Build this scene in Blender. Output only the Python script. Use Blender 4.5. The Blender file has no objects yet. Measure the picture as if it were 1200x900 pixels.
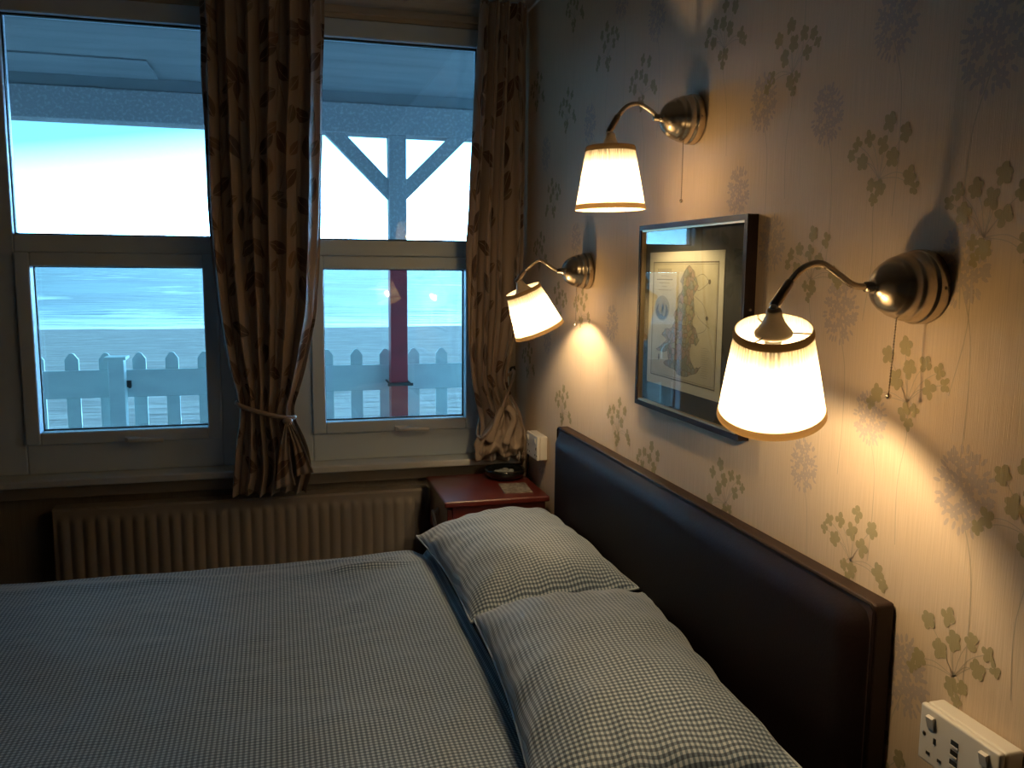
import bpy, math, random
from mathutils import Vector, Matrix, noise
from math import sin, cos, pi, sqrt, radians

C = bpy.context.scene.collection
SC = bpy.context.scene
# ------------------------------------------------------------------ camera
CAM = Vector((-0.943, -3.41, 1.45))
YAW, PITCH, ROLL = 0.2683, -0.1327, 0.0088
f = Vector((sin(YAW)*cos(PITCH), cos(YAW)*cos(PITCH), sin(PITCH)))
r0 = Vector((cos(YAW), -sin(YAW), 0)); u0 = r0.cross(f)
r = r0*cos(ROLL) + u0*sin(ROLL); u = -r0*sin(ROLL) + u0*cos(ROLL)
cd = bpy.data.cameras.new('camera'); cam = bpy.data.objects.new('camera', cd); C.objects.link(cam)
cd.sensor_width = 36; cd.lens = 30; cd.clip_start = 0.02; cd.clip_end = 5000
M = Matrix((r, u, -f)).transposed().to_4x4(); M.translation = CAM
cam.matrix_world = M
SC.camera = cam
# ------------------------------------------------------------------ view, world
SC.view_settings.view_transform = 'Standard'; SC.view_settings.look = 'None'
SC.view_settings.exposure = 0.0; SC.view_settings.gamma = 1.0
SC.view_settings.use_curve_mapping = False
SC.render.engine = 'CYCLES'
SC.cycles.use_denoising = True
SC.cycles.max_bounces = 10; SC.cycles.diffuse_bounces = 5; SC.cycles.transmission_bounces = 8
SC.cycles.transparent_max_bounces = 12
SC.cycles.sample_clamp_indirect = 4.0
SC.cycles.caustics_reflective = False; SC.cycles.caustics_refractive = False
SKY_STRENGTH = 1.0
LAMP_POWER = 1.0

w = bpy.data.worlds.new('dusk_sky'); SC.world = w; w.use_nodes = True
nt = w.node_tree; nt.nodes.clear()
def N(nt, t, **k):
    n = nt.nodes.new(t)
    for a, b in k.items(): setattr(n, a, b)
    return n
tc = N(nt, 'ShaderNodeTexCoord'); sep = N(nt, 'ShaderNodeSeparateXYZ')
nt.links.new(tc.outputs['Generated'], sep.inputs[0])
ad = N(nt, 'ShaderNodeMath', operation='MULTIPLY_ADD')        # brighter towards +x: raises the pale band there
nt.links.new(sep.outputs[0], ad.inputs[0]); ad.inputs[1].default_value = -0.16
nt.links.new(sep.outputs[2], ad.inputs[2])
rp = N(nt, 'ShaderNodeValToRGB'); cr = rp.color_ramp
pts = [(0.0, (9, 21., 36.)), (0.055, (7., 17., 29.)), (0.10, (2.4, 6.6, 11.)), (0.16, (.40, 1.3, 2.1)), (0.45, (.34, .92, 1.5)), (1.0, (.22, .58, .92))]
while len(cr.elements) < len(pts): cr.elements.new(0.5)
for e, (p, c) in zip(cr.elements, pts): e.position = p; e.color = (*c, 1)
nt.links.new(ad.outputs[0], rp.inputs[0])
bg = N(nt, 'ShaderNodeBackground'); bg.inputs[1].default_value = SKY_STRENGTH
nt.links.new(rp.outputs[0], bg.inputs[0])
wo = N(nt, 'ShaderNodeOutputWorld'); nt.links.new(bg.outputs[0], wo.inputs[0])

# ------------------------------------------------------------------ materials
def mat(name, col, rough=.6, metal=0., spec=.5, bump=None, vary=None, sheen=0., coat=0., emit=None, coatr=.24):
    """bump=(scale xyz, strength, distance)  vary=(scale xyz, other colour, low, high)"""
    m = bpy.data.materials.new(name); m.use_nodes = True; nt = m.node_tree
    b = nt.nodes['Principled BSDF']
    b.inputs['Base Color'].default_value = (*col, 1); b.inputs['Roughness'].default_value = rough
    b.inputs['Metallic'].default_value = metal; b.inputs['Specular IOR Level'].default_value = spec
    if sheen: b.inputs['Sheen Weight'].default_value = sheen
    if coat: b.inputs['Coat Weight'].default_value = coat; b.inputs['Coat Roughness'].default_value = coatr
    if emit: b.inputs['Emission Color'].default_value = (*emit[0], 1); b.inputs['Emission Strength'].default_value = emit[1]
    tc = N(nt, 'ShaderNodeTexCoord')
    def noise_(scale, detail=3):
        mp = N(nt, 'ShaderNodeMapping'); mp.inputs['Scale'].default_value = scale
        nt.links.new(tc.outputs['Object'], mp.inputs[0])
        n = N(nt, 'ShaderNodeTexNoise'); n.inputs['Scale'].default_value = 1; n.inputs['Detail'].default_value = detail
        nt.links.new(mp.outputs[0], n.inputs[0]); return n
    if vary:
        n = noise_(vary[0]); rr = N(nt, 'ShaderNodeMapRange'); rr.inputs[1].default_value = vary[2]; rr.inputs[2].default_value = vary[3]
        nt.links.new(n.outputs[0], rr.inputs[0])
        mx = N(nt, 'ShaderNodeMix', data_type='RGBA'); mx.inputs[6].default_value = (*col, 1); mx.inputs[7].default_value = (*vary[1], 1)
        nt.links.new(rr.outputs[0], mx.inputs[0]); nt.links.new(mx.outputs[2], b.inputs['Base Color'])
    if bump:
        n = noise_(bump[0]); bp = N(nt, 'ShaderNodeBump'); bp.inputs['Strength'].default_value = bump[1]; bp.inputs['Distance'].default_value = bump[2]
        nt.links.new(n.outputs[0], bp.inputs['Height']); nt.links.new(bp.outputs[0], b.inputs['Normal'])
    return m

MT = {}
paper_bump = ((700, 700, 14), .45, .0012)
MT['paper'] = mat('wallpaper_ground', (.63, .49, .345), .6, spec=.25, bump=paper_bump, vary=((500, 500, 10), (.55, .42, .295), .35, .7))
MT['paper_olive'] = mat('wallpaper_olive', (.34, .285, .16), .6, spec=.15, bump=paper_bump)
MT['paper_lilac'] = mat('wallpaper_lilac', (.45, .365, .31), .6, spec=.15, bump=paper_bump)
MT['paper_stem'] = mat('wallpaper_stem', (.42, .345, .25), .6)
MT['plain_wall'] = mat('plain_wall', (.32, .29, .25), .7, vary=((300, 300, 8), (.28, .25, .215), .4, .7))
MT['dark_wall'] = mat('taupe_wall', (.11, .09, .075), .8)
MT['ceiling'] = mat('ceiling_paint', (.30, .28, .26), .8)
MT['white_trim'] = mat('white_trim', (.66, .66, .66), .5)
MT['cream_trim'] = mat('cream_trim', (.52, .46, .39), .5)
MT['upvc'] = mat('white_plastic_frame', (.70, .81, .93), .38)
MT['sill'] = mat('sill_gloss', (.70, .72, .73), .4, coat=1, coatr=.40)
MT['gasket'] = mat('black_gasket', (.01, .012, .015), .6)
MT['handle_white'] = mat('handle_white', (.75, .75, .74), .3)
MT['carpet'] = mat('carpet', (.09, .055, .04), .95, bump=((300, 300, 300), .6, .004))
MT['radiator'] = mat('radiator_enamel', (.31, .275, .25), .42)
MT['brass_valve'] = mat('valve', (.5, .42, .32), .35, metal=.6)
MT['leather'] = mat('brown_leather', (.009, .005, .0045), .55, spec=.10, bump=((220, 220, 220), .25, .0015), vary=((5, 5, 5), (.010, .005, .005), .4, .65))
MT['leather_lit_edge'] = mat('leather_lamplit', (.030, .016, .012), .5, spec=.25)  # lighter copy of the headboard leather, lamplight put into the colour
MT['divan'] = mat('divan_fabric', (.07, .06, .06), .9)
MT['sheet'] = mat('fitted_sheet', (.16, .22, .34), .9)
MT['cherry'] = mat('cherry_wood', (.12, .012, .008), .40, coat=1, coatr=.36, vary=((4, 60, 4), (.085, .010, .007), .35, .7))
MT['nickel'] = mat('antique_nickel', (.58, .50, .41), .27, metal=1.0)
MT['nickel_satin'] = mat('satin_nickel', (.50, .42, .34), .5, metal=.45)
MT['nickel_dark'] = mat('aged_nickel', (.30, .24, .19), .3, metal=1.0)
MT['trim_braid'] = None
MT['frame_wood'] = mat('dark_frame_wood', (.014, .008, .007), .5, spec=.15)
MT['gold_slip'] = mat('gold_slip', (.50, .38, .22), .35, metal=.8)
MT['mount'] = mat('dark_mount', (.045, .042, .035), .8)
MT['socket'] = mat('socket_plastic', (.66, .62, .56), .3)
MT['slot'] = mat('dark_slot', (.01, .01, .01), .6)
MT['bowl'] = mat('black_glaze', (.006, .007, .007), .12, coat=.5)
MT['bowlfill'] = mat('grey_pebble', (.20, .22, .22), .4)
MT['chrome'] = mat('chrome', (.8, .8, .8), .3, metal=.6)
MT['card'] = mat('printed_card', (.17, .14, .12), .35, vary=((60, 60, 60), (.34, .30, .26), .45, .6))
MT['fence_white'] = mat('fence_white', (.74, .84, .82), .6, vary=((4, 4, 9), (.64, .73, .73), .4, .7))
MT['veranda_board'] = mat('veranda_board', (.25, .26, .28), .7, vary=((2, 9, 2), (.20, .21, .23), .4, .7))
MT['veranda_blue'] = mat('veranda_slate', (.36, .34, .36), .7, vary=((60, 60, 60), (.52, .50, .52), .5, .7))
MT['post_red'] = mat('post_red', (.34, .022, .03), .55, vary=((5, 5, 12), (.24, .018, .024), .4, .7))
MT['iron'] = mat('dark_iron', (.02, .02, .02), .6)
MT['deck'] = mat('veranda_deck', (.34, .36, .37), .8, vary=((3, 3, 3), (.44, .46, .47), .4, .6))

def glass_mat():
    m = bpy.data.materials.new('window_glass'); m.use_nodes = True; nt = m.node_tree; nt.nodes.clear()
    t = N(nt, 'ShaderNodeBsdfTransparent'); t.inputs[0].default_value = (.97, .99, .98, 1)
    g = N(nt, 'ShaderNodeBsdfGlossy'); g.inputs['Roughness'].default_value = .01
    fr = N(nt, 'ShaderNodeFresnel'); gm = N(nt, 'ShaderNodeNewGeometry')
    ior = N(nt, 'ShaderNodeMapRange'); ior.inputs[3].default_value = 1.5; ior.inputs[4].default_value = 1/1.5   # same reflectance on both faces of the pane
    nt.links.new(gm.outputs['Backfacing'], ior.inputs[0]); nt.links.new(ior.outputs[0], fr.inputs[0])
    mx = N(nt, 'ShaderNodeMixShader'); o = N(nt, 'ShaderNodeOutputMaterial')
    nt.links.new(fr.outputs[0], mx.inputs[0]); nt.links.new(t.outputs[0], mx.inputs[1]); nt.links.new(g.outputs[0], mx.inputs[2])
    nt.links.new(mx.outputs[0], o.inputs[0]); return m
MT['glass'] = glass_mat()

def mathn(nt, op, a, b=None, c=None):
    n = N(nt, 'ShaderNodeMath', operation=op)
    for i, v in enumerate((a, b, c)):
        if v is None: continue
        if isinstance(v, (int, float)): n.inputs[i].default_value = v
        else: nt.links.new(v, n.inputs[i])
    return n.outputs[0]

def shade_mat():
    m = bpy.data.materials.new('pleated_shade_fabric'); m.use_nodes = True; nt = m.node_tree; nt.nodes.clear()
    d = N(nt, 'ShaderNodeBsdfDiffuse'); d.inputs[0].default_value = (.80, .72, .56, 1)
    t = N(nt, 'ShaderNodeBsdfTranslucent')
    # cloth gathered denser towards the narrow top, in pleats
    uv = N(nt, 'ShaderNodeUVMap'); sp = N(nt, 'ShaderNodeSeparateXYZ'); nt.links.new(uv.outputs[0], sp.inputs[0])
    den = N(nt, 'ShaderNodeMapRange', interpolation_type='SMOOTHSTEP'); den.inputs[1].default_value = .0; den.inputs[2].default_value = .50; den.inputs[3].default_value = 1; den.inputs[4].default_value = 0
    nt.links.new(sp.outputs[1], den.inputs[0])
    nzx = N(nt, 'ShaderNodeTexNoise', noise_dimensions='1D'); nzx.inputs['Scale'].default_value = 95; nzx.inputs['Detail'].default_value = 0; nt.links.new(sp.outputs[0], nzx.inputs['W'])
    plr = N(nt, 'ShaderNodeMapRange'); plr.inputs[1].default_value = .40; plr.inputs[2].default_value = .56; nt.links.new(nzx.outputs[0], plr.inputs[0]); pl = plr.outputs[0]
    dd = mathn(nt, 'MULTIPLY', den.outputs[0], mathn(nt, 'MULTIPLY_ADD', pl, .32, .675))
    mc = N(nt, 'ShaderNodeMix', data_type='RGBA'); nt.links.new(dd, mc.inputs[0]); mc.inputs[6].default_value = (.60, .54, .42, 1); mc.inputs[7].default_value = (.0, .0, .0, 1)
    nt.links.new(mc.outputs[2], t.inputs[0])
    p = N(nt, 'ShaderNodeBsdfTransparent'); p.inputs[0].default_value = (.95, .84, .66, 1)
    a = N(nt, 'ShaderNodeMixShader'); a.inputs[0].default_value = .50
    b = N(nt, 'ShaderNodeMixShader'); b.inputs[0].default_value = .145
    o = N(nt, 'ShaderNodeOutputMaterial')
    nt.links.new(d.outputs[0], a.inputs[1]); nt.links.new(t.outputs[0], a.inputs[2])
    nt.links.new(mathn(nt, 'MULTIPLY_ADD', den.outputs[0], -.11, .145), b.inputs[0])
    nt.links.new(a.outputs[0], b.inputs[1]); nt.links.new(p.outputs[0], b.inputs[2]); nt.links.new(b.outputs[0], o.inputs[0])
    return m
MT['shade'] = shade_mat()
def braid_mat():
    m = bpy.data.materials.new('shade_braid'); m.use_nodes = True; nt = m.node_tree; nt.nodes.clear()
    d = N(nt, 'ShaderNodeBsdfDiffuse'); d.inputs[0].default_value = (.42, .30, .18, 1)
    t = N(nt, 'ShaderNodeBsdfTranslucent'); t.inputs[0].default_value = (.22, .15, .075, 1)
    a = N(nt, 'ShaderNodeMixShader'); a.inputs[0].default_value = .30; o = N(nt, 'ShaderNodeOutputMaterial')
    nt.links.new(d.outputs[0], a.inputs[1]); nt.links.new(t.outputs[0], a.inputs[2]); nt.links.new(a.outputs[0], o.inputs[0]); return m
MT['trim_braid'] = braid_mat()
def bulb_mat():
    m = bpy.data.materials.new('bulb_glow'); m.use_nodes = True; nt = m.node_tree; nt.nodes.clear()
    e = N(nt, 'ShaderNodeEmission'); e.inputs[0].default_value = (1.0, .725, .395, 1); e.inputs[1].default_value = 1550*LAMP_POWER
    o = N(nt, 'ShaderNodeOutputMaterial'); nt.links.new(e.outputs[0], o.inputs[0]); return m
MT['bulb'] = bulb_mat()

def gingham(period=.0095):
    m = bpy.data.materials.new('gingham_cotton'); m.use_nodes = True; nt = m.node_tree
    b = nt.nodes['Principled BSDF']; b.inputs['Roughness'].default_value = .62; b.inputs['Sheen Weight'].default_value = .45
    uv = N(nt, 'ShaderNodeUVMap'); s = N(nt, 'ShaderNodeSeparateXYZ'); nt.links.new(uv.outputs[0], s.inputs[0])
    def stripe(o):
        fr = mathn(nt, 'FRACT', mathn(nt, 'MULTIPLY', o, 1/period))
        return mathn(nt, 'GREATER_THAN', fr, .5)
    a = mathn(nt, 'ADD', stripe(s.outputs[0]), stripe(s.outputs[1])); a = mathn(nt, 'MULTIPLY', a, .5)
    rp = N(nt, 'ShaderNodeValToRGB'); cr = rp.color_ramp; cr.interpolation = 'CONSTANT'
    cr.elements[0].position = 0; cr.elements[0].color = (.50, .57, .64, 1)
    cr.elements[1].position = .4; cr.elements[1].color = (.14, .20, .275, 1)
    e = cr.elements.new(.8); e.color = (.028, .048, .09, 1)
    nt.links.new(a, rp.inputs[0]); nt.links.new(rp.outputs[0], b.inputs['Base Color'])
    return m
MT['gingham'] = gingham()

def curtain_mat():
    m = bpy.data.materials.new('leaf_print_curtain'); m.use_nodes = True; nt = m.node_tree
    b = nt.nodes['Principled BSDF']; b.inputs['Roughness'].default_value = .5; b.inputs['Sheen Weight'].default_value = .4
    b.inputs['Base Color'].default_value = (.5, .4, .3, 1)
    uv = N(nt, 'ShaderNodeUVMap')
    def leaves(scale, off, L, Wd, rnd=.75):
        mp = N(nt, 'ShaderNodeMapping'); mp.inputs['Location'].default_value = (off, off*.7, 0)
        nt.links.new(uv.outputs[0], mp.inputs[0])
        v = N(nt, 'ShaderNodeTexVoronoi', voronoi_dimensions='2D'); v.inputs['Scale'].default_value = scale; v.inputs['Randomness'].default_value = rnd
        nt.links.new(mp.outputs[0], v.inputs['Vector'])
        sb = N(nt, 'ShaderNodeVectorMath', operation='SUBTRACT')
        nt.links.new(mp.outputs[0], sb.inputs[0]); nt.links.new(v.outputs['Position'], sb.inputs[1])
        sc = N(nt, 'ShaderNodeSeparateColor'); nt.links.new(v.outputs['Color'], sc.inputs[0])
        ang = mathn(nt, 'MULTIPLY_ADD', sc.outputs[0], 2.6, -1.3)
        vr = N(nt, 'ShaderNodeVectorRotate', rotation_type='Z_AXIS'); nt.links.new(sb.outputs[0], vr.inputs['Vector']); nt.links.new(ang, vr.inputs['Angle'])
        s = N(nt, 'ShaderNodeSeparateXYZ'); nt.links.new(vr.outputs[0], s.inputs[0])
        ax = mathn(nt, 'ABSOLUTE', s.outputs[0]); yy = mathn(nt, 'DIVIDE', s.outputs[1], L)
        lim = mathn(nt, 'MULTIPLY', mathn(nt, 'SUBTRACT', 1.0, mathn(nt, 'MULTIPLY', yy, yy)), Wd)
        ins = mathn(nt, 'LESS_THAN', ax, lim)
        vein = mathn(nt, 'GREATER_THAN', ax, .0011)
        has = mathn(nt, 'GREATER_THAN', sc.outputs[1], .15)
        return mathn(nt, 'MULTIPLY', mathn(nt, 'MULTIPLY', ins, vein), has), sc.outputs[2]
    l1, c1 = leaves(7.6, 0.0, .050, .024)
    l2, c2 = leaves(8.0, 3.7, .036, .017)
    s = N(nt, 'ShaderNodeSeparateXYZ'); nt.links.new(uv.outputs[0], s.inputs[0])
    wav = mathn(nt, 'MULTIPLY', mathn(nt, 'SINE', mathn(nt, 'MULTIPLY', s.outputs[1], 9.0)), .03)
    st = mathn(nt, 'ABSOLUTE', mathn(nt, 'SUBTRACT', mathn(nt, 'FRACT', mathn(nt, 'MULTIPLY', mathn(nt, 'ADD', s.outputs[0], wav), 6.0)), .5))
    stem = mathn(nt, 'LESS_THAN', st, .010)
    def mix(fac, a, bcol):
        mx = N(nt, 'ShaderNodeMix', data_type='RGBA'); nt.links.new(fac, mx.inputs[0])
        if isinstance(a, tuple): mx.inputs[6].default_value = (*a, 1)
        else: nt.links.new(a, mx.inputs[6])
        if isinstance(bcol, tuple): mx.inputs[7].default_value = (*bcol, 1)
        else: nt.links.new(bcol, mx.inputs[7])
        return mx.outputs[2]
    g = (.35, .27, .225)
    dark = mix(c1, (.070, .036, .028), (.125, .065, .042))
    rust = mix(c2, (.20, .11, .07), (.13, .09, .06))
    col = mix(stem, g, (.22, .14, .09)); col = mix(l2, col, rust); col = mix(l1, col, dark)
    nt.links.new(col, b.inputs['Base Color'])
    # a little light passes through the cloth
    tr = N(nt, 'ShaderNodeBsdfTranslucent'); nt.links.new(col, tr.inputs[0])
    mx = N(nt, 'ShaderNodeMixShader'); mx.inputs[0].default_value = .07
    o = [n for n in nt.nodes if n.type == 'OUTPUT_MATERIAL'][0]
    nt.links.new(b.outputs[0], mx.inputs[1]); nt.links.new(tr.outputs[0], mx.inputs[2]); nt.links.new(mx.outputs[0], o.inputs[0])
    return m
MT['curtain'] = curtain_mat()
MT['curtain_back'] = mat('curtain_lining', (.33, .25, .19), .8)

def sand_mat():
    m = mat('wet_sand', (.36, .30, .27), .8, bump=((1.2, 3.5, 3), .8, .12), vary=((.9, 2.6, 2), (.48, .405, .36), .42, .62)); return m
MT['sand'] = sand_mat()
def sea_mat():
    m = bpy.data.materials.new('sea_water'); m.use_nodes = True; nt = m.node_tree
    b = nt.nodes['Principled BSDF']; b.inputs['Roughness'].default_value = .35
    tc = N(nt, 'ShaderNodeTexCoord')
    def nz(scale, det=4):
        mp = N(nt, 'ShaderNodeMapping'); mp.inputs['Scale'].default_value = scale; nt.links.new(tc.outputs['Object'], mp.inputs[0])
        n = N(nt, 'ShaderNodeTexNoise'); n.inputs['Scale'].default_value = 1; n.inputs['Detail'].default_value = det
        nt.links.new(mp.outputs[0], n.inputs[0]); return n.outputs[0]
    s = N(nt, 'ShaderNodeSeparateXYZ'); nt.links.new(tc.outputs['Object'], s.inputs[0])
    # near shore: foam, breaking up with distance
    n1 = nz((.05, .22, 1)); n2 = nz((.05, .03, 1), 5)
    base = N(nt, 'ShaderNodeMapRange'); base.inputs[1].default_value = 0; base.inputs[2].default_value = 17; base.inputs[3].default_value = 1.0; base.inputs[4].default_value = 0
    edge = mathn(nt, 'ADD', s.outputs[1], mathn(nt, 'MULTIPLY_ADD', n1, 8.0, -4.0)); nt.links.new(edge, base.inputs[0])
    f2 = N(nt, 'ShaderNodeMapRange'); f2.inputs[1].default_value = .57; f2.inputs[2].default_value = .66; nt.links.new(nz((.09, .035, 1), 6), f2.inputs[0])
    foam = mathn(nt, 'MAXIMUM', base.outputs[0], mathn(nt, 'MULTIPLY', f2.outputs[0], .7))
    rp = N(nt, 'ShaderNodeValToRGB'); rp.color_ramp.elements[0].position = .42; rp.color_ramp.elements[0].color = (.025, .055, .058, 1)
    rp.color_ramp.elements[1].position = .58; rp.color_ramp.elements[1].color = (.10, .17, .17, 1); nt.links.new(n2, rp.inputs[0])
    mx = N(nt, 'ShaderNodeMix', data_type='RGBA'); nt.links.new(foam, mx.inputs[0]); nt.links.new(rp.outputs[0], mx.inputs[6]); mx.inputs[7].default_value = (.95, .90, .86, 1)
    nt.links.new(mx.outputs[2], b.inputs['Base Color'])
    bp = N(nt, 'ShaderNodeBump'); bp.inputs['Strength'].default_value = 1; bp.inputs['Distance'].default_value = 1.1
    nt.links.new(nz((.12, .45, 1), 5), bp.inputs['Height']); nt.links.new(bp.outputs[0], b.inputs['Normal'])
    return m
MT['sea'] = sea_mat()

def map_mat():
    """aged map paper with faint engraving"""
    m = mat('map_paper', (.60, .53, .37), .7, vary=((14, 14, 14), (.52, .45, .30), .4, .65)); return m
MT['map_paper'] = map_mat()
MT['map_margin'] = mat('map_margin', (.66, .60, .46), .7)
MT['map_ink'] = mat('map_ink', (.16, .13, .09), .8)
MT['map_faint'] = mat('map_faint_ink', (.36, .31, .21), .8)
def county_mat():
    m = bpy.data.materials.new('map_counties'); m.use_nodes = True; nt = m.node_tree
    b = nt.nodes['Principled BSDF']; b.inputs['Roughness'].default_value = .7
    tc = N(nt, 'ShaderNodeTexCoord')
    v = N(nt, 'ShaderNodeTexVoronoi'); v.inputs['Scale'].default_value = 62; nt.links.new(tc.outputs['Object'], v.inputs['Vector'])
    s = N(nt, 'ShaderNodeSeparateColor'); nt.links.new(v.outputs['Color'], s.inputs[0])
    rp = N(nt, 'ShaderNodeValToRGB'); rp.color_ramp.interpolation = 'CONSTANT'
    cs = [(.0, (.40, .28, .20)), (.28, (.38, .35, .21)), (.5, (.24, .28, .21)), (.66, (.38, .29, .24)), (.84, (.30, .31, .27))]
    while len(rp.color_ramp.elements) < len(cs): rp.color_ramp.elements.new(.5)
    for e, (p, c) in zip(rp.color_ramp.elements, cs): e.position = p; e.color = (*c, 1)
    nt.links.new(s.outputs[0], rp.inputs[0])
    d = N(nt, 'ShaderNodeTexVoronoi', feature='DISTANCE_TO_EDGE'); d.inputs['Scale'].default_value = 62; nt.links.new(tc.outputs['Object'], d.inputs['Vector'])
    n = N(nt, 'ShaderNodeTexNoise'); n.inputs['Scale'].default_value = 260; nt.links.new(tc.outputs['Object'], n.inputs[0])
    e = mathn(nt, 'MAXIMUM', mathn(nt, 'LESS_THAN', d.outputs[0], .05), mathn(nt, 'MULTIPLY', mathn(nt, 'GREATER_THAN', n.outputs[0], .56), .55))
    mx = N(nt, 'ShaderNodeMix', data_type='RGBA'); nt.links.new(e, mx.inputs[0]); nt.links.new(rp.outputs[0], mx.inputs[6]); mx.inputs[7].default_value = (.20, .16, .10, 1)
    nt.links.new(mx.outputs[2], b.inputs['Base Color']); return m
MT['counties'] = county_mat()

# ------------------------------------------------------------------ mesh helpers
class MB:
    def __init__(s): s.v = []; s.f = []; s.m = []; s.uv = []; s.sm = []
    def add(s, vs, fs, mi=0, smooth=False, uvs=None):
        o = len(s.v); s.v += [Vector(p) for p in vs]
        for fc in fs:
            s.f.append([o+i for i in fc]); s.m.append(mi); s.sm.append(smooth)
            s.uv.append([uvs[i] for i in fc] if uvs else [(0, 0)]*len(fc))
    def box(s, x0, x1, y0, y1, z0, z1, mi=0):
        vs = [(x, y, z) for x in (x0, x1) for y in (y0, y1) for z in (z0, z1)]
        s.add(vs, [(0, 1, 3, 2), (4, 6, 7, 5), (0, 4, 5, 1), (2, 3, 7, 6), (0, 2, 6, 4), (1, 5, 7, 3)], mi)
    def prism(s, poly, axis, a, b, mi=0, smooth=False):
        """poly: 2-D outline in the other two axes (in order), extruded along axis from a to b"""
        def P(p, t):
            q = list(p); q.insert(axis, t); return q
        n = len(poly); vs = [P(p, a) for p in poly]+[P(p, b) for p in poly]
        s.add(vs, [tuple(range(n))[::-1], tuple(range(n, 2*n))], mi)
        s.add(vs, [(i, (i+1) % n, n+(i+1) % n, n+i) for i in range(n)], mi, smooth)
    def lathe(s, prof, origin, axis=(0, 0, 1), n=32, mi=0, smooth=True, ripple=None):
        """prof: (radius, distance along axis)"""
        A = Vector(axis).normalized(); U = A.orthogonal().normalized(); V = A.cross(U); O = Vector(origin)
        vs = []
        uvs = []
        for k, (rad, t) in enumerate(prof):
            for i in range(n):
                uvs.append((i/n, k/(len(prof)-1)))
                a = 2*pi*i/n; rr = rad*(1+(ripple[0]*cos(ripple[1]*a) if ripple else 0))
                vs.append(O + A*t + (U*cos(a)+V*sin(a))*rr)
        fs = [(k*n+i, k*n+(i+1) % n, (k+1)*n+(i+1) % n, (k+1)*n+i) for k in range(len(prof)-1) for i in range(n)]
        s.add(vs, fs, mi, smooth, uvs)
    def tube(s, path, rad, n=10, mi=0, closed=False, caps=True):
        P = [Vector(p) for p in path]; m = len(P); R = rad if isinstance(rad, (list, tuple)) else [rad]*m
        vs = []; prev = None
        for i, p in enumerate(P):
            if closed: t = P[(i+1) % m]-P[i-1]
            else: t = P[min(i+1, m-1)]-P[max(i-1, 0)]
            t.normalize()
            if prev is None: U = t.orthogonal().normalized()
            else: U = (prev-t*prev.dot(t)).normalized()
            prev = U; V = t.cross(U)
            for k in range(n):
                a = 2*pi*k/n; vs.append(p+(U*cos(a)+V*sin(a))*R[i])
        seg = m if closed else m-1
        fs = [(i*n+k, i*n+(k+1) % n, ((i+1) % m)*n+(k+1) % n, ((i+1) % m)*n+k) for i in range(seg) for k in range(n)]
        if caps and not closed: fs += [tuple(range(n))[::-1], tuple((m-1)*n+k for k in range(n))]
        s.add(vs, fs, mi, True)
    def sphere(s, c, rad, n=12, mi=0, sc=(1, 1, 1)):
        c = Vector(c); vs = []; k = n//2
        for j in range(k+1):
            t = pi*j/k
            for i in range(n):
                a = 2*pi*i/n; vs.append(c+Vector((rad*sc[0]*sin(t)*cos(a), rad*sc[1]*sin(t)*sin(a), rad*sc[2]*cos(t))))
        s.add(vs, [(j*n+i, (j+1)*n+i, (j+1)*n+(i+1) % n, j*n+(i+1) % n) for j in range(k) for i in range(n)], mi, True)
    def grid(s, fn, nu, nv, mi=0, smooth=True):
        """fn(i/nu, j/nv) -> (point, uv)"""
        vs = []; uv = []
        for j in range(nv+1):
            for i in range(nu+1):
                p, q = fn(i/nu, j/nv); vs.append(p); uv.append(q)
        w_ = nu+1
        s.add(vs, [(j*w_+i, j*w_+i+1, (j+1)*w_+i+1, (j+1)*w_+i) for j in range(nv) for i in range(nu)], mi, smooth, uv)

ORG = {}
def obj(name, mb, mats, parent=None, origin=None, bevel=0, solid=0, weld=False, subd=0):
    if parent is not None: O = ORG[parent.name]
    elif origin is not None: O = Vector(origin)
    else:
        xs = [v.x for v in mb.v]; ys = [v.y for v in mb.v]; zs = [v.z for v in mb.v]
        O = Vector(((min(xs)+max(xs))/2, (min(ys)+max(ys))/2, min(zs)))
    me = bpy.data.meshes.new(name)
    me.from_pydata([tuple(v-O) for v in mb.v], [], mb.f)
    if not isinstance(mats, (list, tuple)): mats = [mats]
    for m in mats: me.materials.append(MT[m] if isinstance(m, str) else m)
    uvl = me.uv_layers.new(name='UVMap'); k = 0
    for p, mi, sm, uvs in zip(me.polygons, mb.m, mb.sm, mb.uv):
        p.material_index = mi; p.use_smooth = sm
        for q in uvs: uvl.data[k].uv = q; k += 1
    me.update(); me.validate()
    o = bpy.data.objects.new(name, me); C.objects.link(o)
    if parent is not None: o.parent = parent
    else: o.location = O
    ORG[o.name] = O
    if weld: mo = o.modifiers.new('weld', 'WELD'); mo.merge_threshold = .0002
    if solid: mo = o.modifiers.new('solid', 'SOLIDIFY'); mo.thickness = solid; mo.offset = 0
    if bevel: mo = o.modifiers.new('bevel', 'BEVEL'); mo.width = bevel; mo.segments = 3; mo.limit_method = 'ANGLE'; mo.angle_limit = radians(40)
    return o
def thing(name, label, cat, loc, group=None):
    o = bpy.data.objects.new(name, None); C.objects.link(o); o.location = loc; o.empty_display_size = .05
    ORG[o.name] = Vector(loc); o['label'] = label; o['category'] = cat
    if group: o['group'] = group
    return o
def tag(o, label, cat, group=None, kind=None):
    o['label'] = label; o['category'] = cat
    if group: o['group'] = group
    if kind: o['kind'] = kind
    return o
def struct(name, mb, mats, label=None, cat=None, parent=None, **k):
    o = obj(name, mb, mats, parent, **k)
    if parent is None:
        o['kind'] = 'structure'
        if label: o['label'] = label
        if cat: o['category'] = cat
    elif label: o['label'] = label
    return o
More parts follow.
